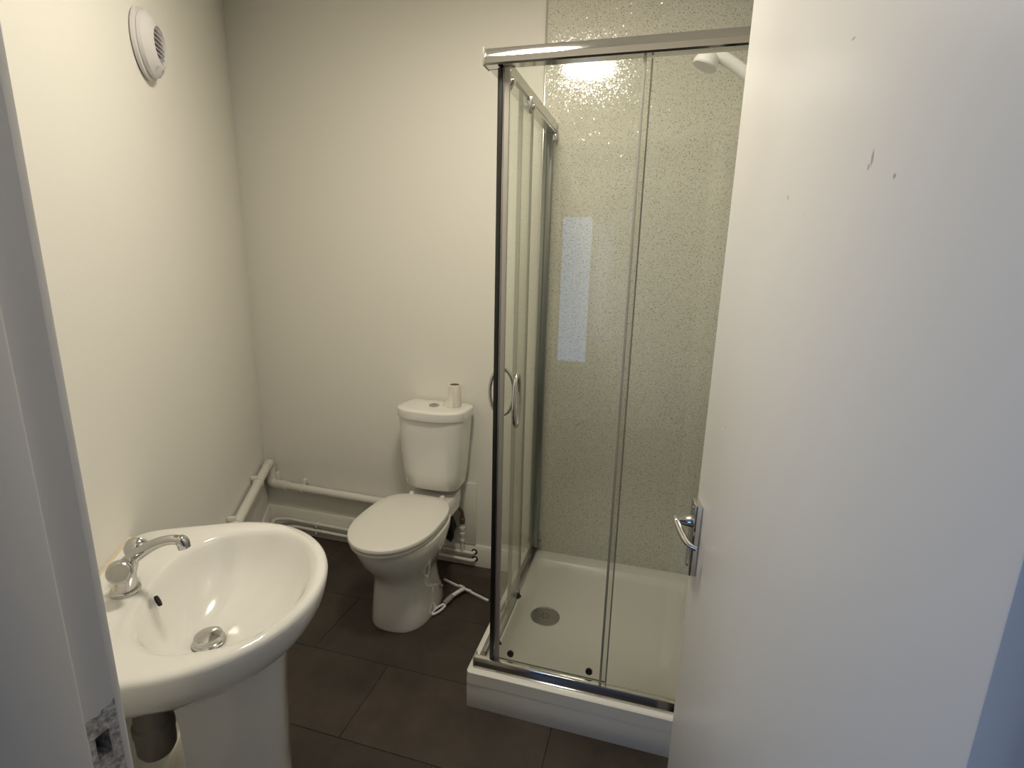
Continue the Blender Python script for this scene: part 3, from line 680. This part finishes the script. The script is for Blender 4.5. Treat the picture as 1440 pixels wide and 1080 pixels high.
# ================================================================== PIPES
def clip_ring(parent, c, ax, r, wall):
    c = Vector(c)
    bm = BM(); lathe(bm, [(r, -.007), (r+.004, -.007), (r+.004, .007), (r, .007)], c, ax, 20, (True, True))
    o = obj('pipe_clip', bm, PIPEW, parent)
    return o
WR = .0205
t = thing('waste_pipe', 'thick cream painted waste pipe running around the corner behind the basin', 'pipe', lw(.05, .03, .29))
ca = lw(.075, .032, .405)
pth = [lw(1.62, .032, .455), lw(.075, .032, .405)]
obj('pipe', tube(BM(), pth, WR, 18), PIPEW, t, label='pipe along the left wall')
cb = Vector((ca.x+.015, YB-.045, .283))
el = fillet([lw(.14, .032, .407), lw(.06, .034, .404), Vector((lw(.06, .034, 0).x, lw(.06, .034, 0).y, .283)), Vector((-1.84, YB-.034, .283))], .035, 6)
obj('elbow', tube(BM(), el, WR+.0035, 18), PIPEW, t)
obj('pipe', tube(BM(), [(-1.9, YB-.034, .283), (TXC-.05, YB-.034, .272)], WR, 18), PIPEW, t, label='pipe along the back wall')
lathe_c = lambda c, ax: obj('coupling', lathe(BM(), [(WR, -.02), (WR+.005, -.019), (WR+.005, .019), (WR, .02)], c, ax, 20), PIPEW, t)
lathe_c((-1.845, YB-.034, .283), (1, 0, 0))
clip_ring(t, (-1.73, YB-.034, .2815), (1, 0, 0), WR, None); 
bm = BM(); box(bm, -1.738, -1.722, YB-.030, YB-.001, .30, .326, .003); obj('clip_tab', bm, PIPEW, t)
bm = BM(); box(bm, -1.905, -1.893, YB-.03, YB-.001, .29, .345, .003); obj('clip_tab', bm, PIPEW, t)
for s in (.36, .80):
    clip_ring(t, lw(s, .032, .405+s*.0325-.002), U, WR, None)
    bm = BM(); lbox(bm, s-.007, s+.007, .001, .034, .405+s*.0325+.016, .405+s*.0325+.034, .003); obj('clip_tab', bm, PIPEW, t)
# two water pipes along the skirting
R15 = .0085
def water(zz, label, sx, xe, off):
    t = thing('water_pipe', label, 'pipe', (-1.4, YB-.03, zz))
    yb = YB-.018-off
    # start along the left wall, swing round the corner, run behind the toilet, turn into the skirting
    pth = fillet([lw(1.3, .018+off, zz+.014), lw(.10+sx, .018+off, zz+.014), Vector((lw(.10+sx, .018+off, 0).x+.06, yb, zz+.012)), Vector((xe, yb, zz)), Vector((xe+.004, YB-.019, zz))], .055, 8)
    pth2 = [p for p in pth]
    obj('pipe', tube(BM(), pth2, R15, 14), PIPEW, t)
    obj('pipe_hole', lathe(BM(), [(R15+.007, -.0005), (R15+.007, .001)], (xe+.004, YB-.018, zz), (0, -1, 0), 20), DARK, t, label='dark hole in the skirting')
    for x in (-1.66, -1.28):
        bm = BM(); box(bm, x-.005, x+.005, yb-R15-.002, YB-.018, zz-.008, zz+.018, .002); obj('pipe_clip', bm, PIPEW, t)
    return t
water(.078, 'upper of two thin painted water pipes along the back skirting', .0, -.783, .018)
water(.040, 'lower of two thin painted water pipes along the back skirting', .045, -.780, .020)
# isolating valve with brown flexible hose
VX, VY = -.836, YB-.036
t = thing('isolating_valve', 'small white isolating valve and brown hose right of the toilet', 'valve', (VX, VY, .087))
bm = BM(); lathe(bm, [(.0085, .066), (.0085, .115), (.012, .116), (.012, .128), (.0095, .129), (.0095, .150), (.0135, .151), (.0135, .163), (.0095, .164), (.0095, .176), (.0135, .177), (.0135, .192), (.010, .193), (.010, .215)], (VX, VY, .02), n=20); obj('valve_body', bm, PIPEW, t)
bm = BM(); lathe(bm, [(.010, .208), (.014, .212), (.014, .236), (.011, .24), (.010, .255)], (VX, VY, .02), n=8); obj('compression_nut', bm, BROWN, t, ang=25)
bm = BM(); tube(bm, smooth_path([(VX, VY, .27), (VX-.002, VY, .293), (VX-.025, VY-.005, .315), (VX-.06, VY-.02, .31), (VX-.085, VY-.03, .295), (VX-.10, VY-.035, .31), (VX-.082, VY-.05, .38), (VX-.078, VY-.055, .452)], 6), .0075, 12); obj('hose', bm, BROWN, t)
# black crumpled lump beside the pan, taken for an inlet fitting
t = thing('black_lump', 'black crumpled cloth tucked behind the toilet pan', 'lump', (VX-.036, VY-.066, .16))
bm = BM(); rng = random.Random(3); rings = []
for i, (z, r) in enumerate(((.165, .006), (.185, .018), (.215, .024), (.245, .026), (.275, .02), (.30, .009))):
    rings.append([(VX-.036+r*math.cos(2*PI*k/14)*(1+rng.uniform(-.3, .3)), VY-.066+r*math.sin(2*PI*k/14)*(1+rng.uniform(-.3, .3)), z+rng.uniform(-.006, .006)) for k in range(14)])
loft(bm, rings); obj('lump', bm, BLACK, t, ang=60)
# boxed access panel on the wall
bm = BM(); box(bm, -.97, -.776, YB-.014, YB-.0005, .110, .434, .004)
tag(obj('access_panel', bm, PIPEW, None, origin=(-.85, YB, .116)), 'painted over access board on the wall right of the toilet', 'access panel')

# ================================================================== SQUEEGEE
sa, sb = Vector((-.872, 2.034, 0)), Vector((-.622, 1.944, 0)); sm = sa.lerp(sb, .49); hd = Vector((-.820, 1.785, 0))
t = thing('squeegee', 'white and grey shower squeegee lying on the floor between toilet and shower', 'squeegee', sm)
sd_ = (sb-sa).normalized(); sn = Vector((-sd_.y, sd_.x, 0))
if sn.dot(hd-sm) > 0: sn = -sn
def sq(a, b, z): return sm + sd_*a + sn*b + Vector((0, 0, z))
L2 = (sb-sa).length/2
obj('blade', box(BM(), -L2, L2, .004, .020, .001, .004, 0, f=lambda a, b, z: sq(a, b, z)), BLACK, t)
obj('blade_holder', box(BM(), -L2, L2, -.005, .005, .001, .012, .003, f=lambda a, b, z: sq(a, b, z)), WPLAST, t)
hdv = (hd-sm)
pth = smooth_path([sq(-.035, -.002, .014), sm+hdv*.06+Vector((0, 0, .02)), sm+hdv*.22+Vector((.004, 0, .027)), sm+hdv*.42+Vector((.0, 0, .027))], 5)
obj('neck', tube(BM(), pth, [.006, .007, .008, .0085]+[.009]*(len(pth)-4), 12), WPLAST, t)
pth = smooth_path([sq(.035, -.002, .014), sm+hdv*.06+Vector((0, 0, .018)), sm+hdv*.16+Vector((.004, 0, .024))], 5)
obj('neck_brace', tube(BM(), pth, .0065, 10), WPLAST, t)
pth = [sm+hdv*k+Vector((0, 0, z)) for k, z in ((.42, .026), (.5, .024), (.6, .020), (.66, .018))]
obj('grip', tube(BM(), pth, [.0105, .012, .012, .011], 14), GREYP, t, label='grey rubber grip')
# flattened loop at the end of the handle
hu = hdv.normalized(); hv = Vector((-hu.y, hu.x, 0)); cc = sm+hdv*.83+Vector((0, 0, .012))
pth = [cc + hu*(.040*math.cos(2*PI*k/28)) + hv*(.0115*math.sin(2*PI*k/28)) for k in range(29)]
obj('hanging_loop', tube(BM(), pth, .0055, 10), WPLAST, t)

# ================================================================== EXTRACTOR FAN on the left wall
FS, FZ, FR = 1.080, 2.030, .084
fc = lw(FS, 0, FZ)
t = thing('extractor_fan', 'round white extractor fan high on the left wall', 'fan', fc)
obj('backplate', lathe(BM(), [(FR-.002, .0005), (FR+.004, .004), (FR+.004, .012), (FR-.004, .014)], fc, N, 56), FANPL, t)
def fring(r, d): return (r, d)
obj('cover', lathe(BM(), [(FR-.006, .013), (FR-.003, .016), (FR-.004, .026), (FR-.012, .033), (.050, .045), (.047, .045), (.046, .036), (.046, .020)], fc, N, 64, (False, False)), FANPL, t)
obj('fan_throat', lathe(BM(), [(.046, .019), (.046, .0205)], fc, N, 48), DARK, t)
for k in range(-4, 5):
    z = k*.0122; hw = math.sqrt(max(0, .045**2-z*z)) - .001
    if hw < .006: continue
    bm = BM()
    # each louvre sags in a gentle arc and tilts downwards
    rings = []
    for i in range(11):
        s = -hw+2*hw*i/10; sag = .004*(1-(s/.045)**2)
        rings.append([fc+U*s+N*d+Vector((0, 0, z+dz+sag)) for d, dz in ((.030, .0030), (.041, -.0026), (.0415, -.0010), (.0305, .0046))])
    loft(bm, rings); obj('louvre', bm, FANPL, t, ang=60)
for s in (-.02, .02):
    obj('screw', lathe(BM(), [(.0028, .0), (.0028, .0012)], lw(FS+s+.008, .0405, FZ-.060), N, 10), CHROMED, t)
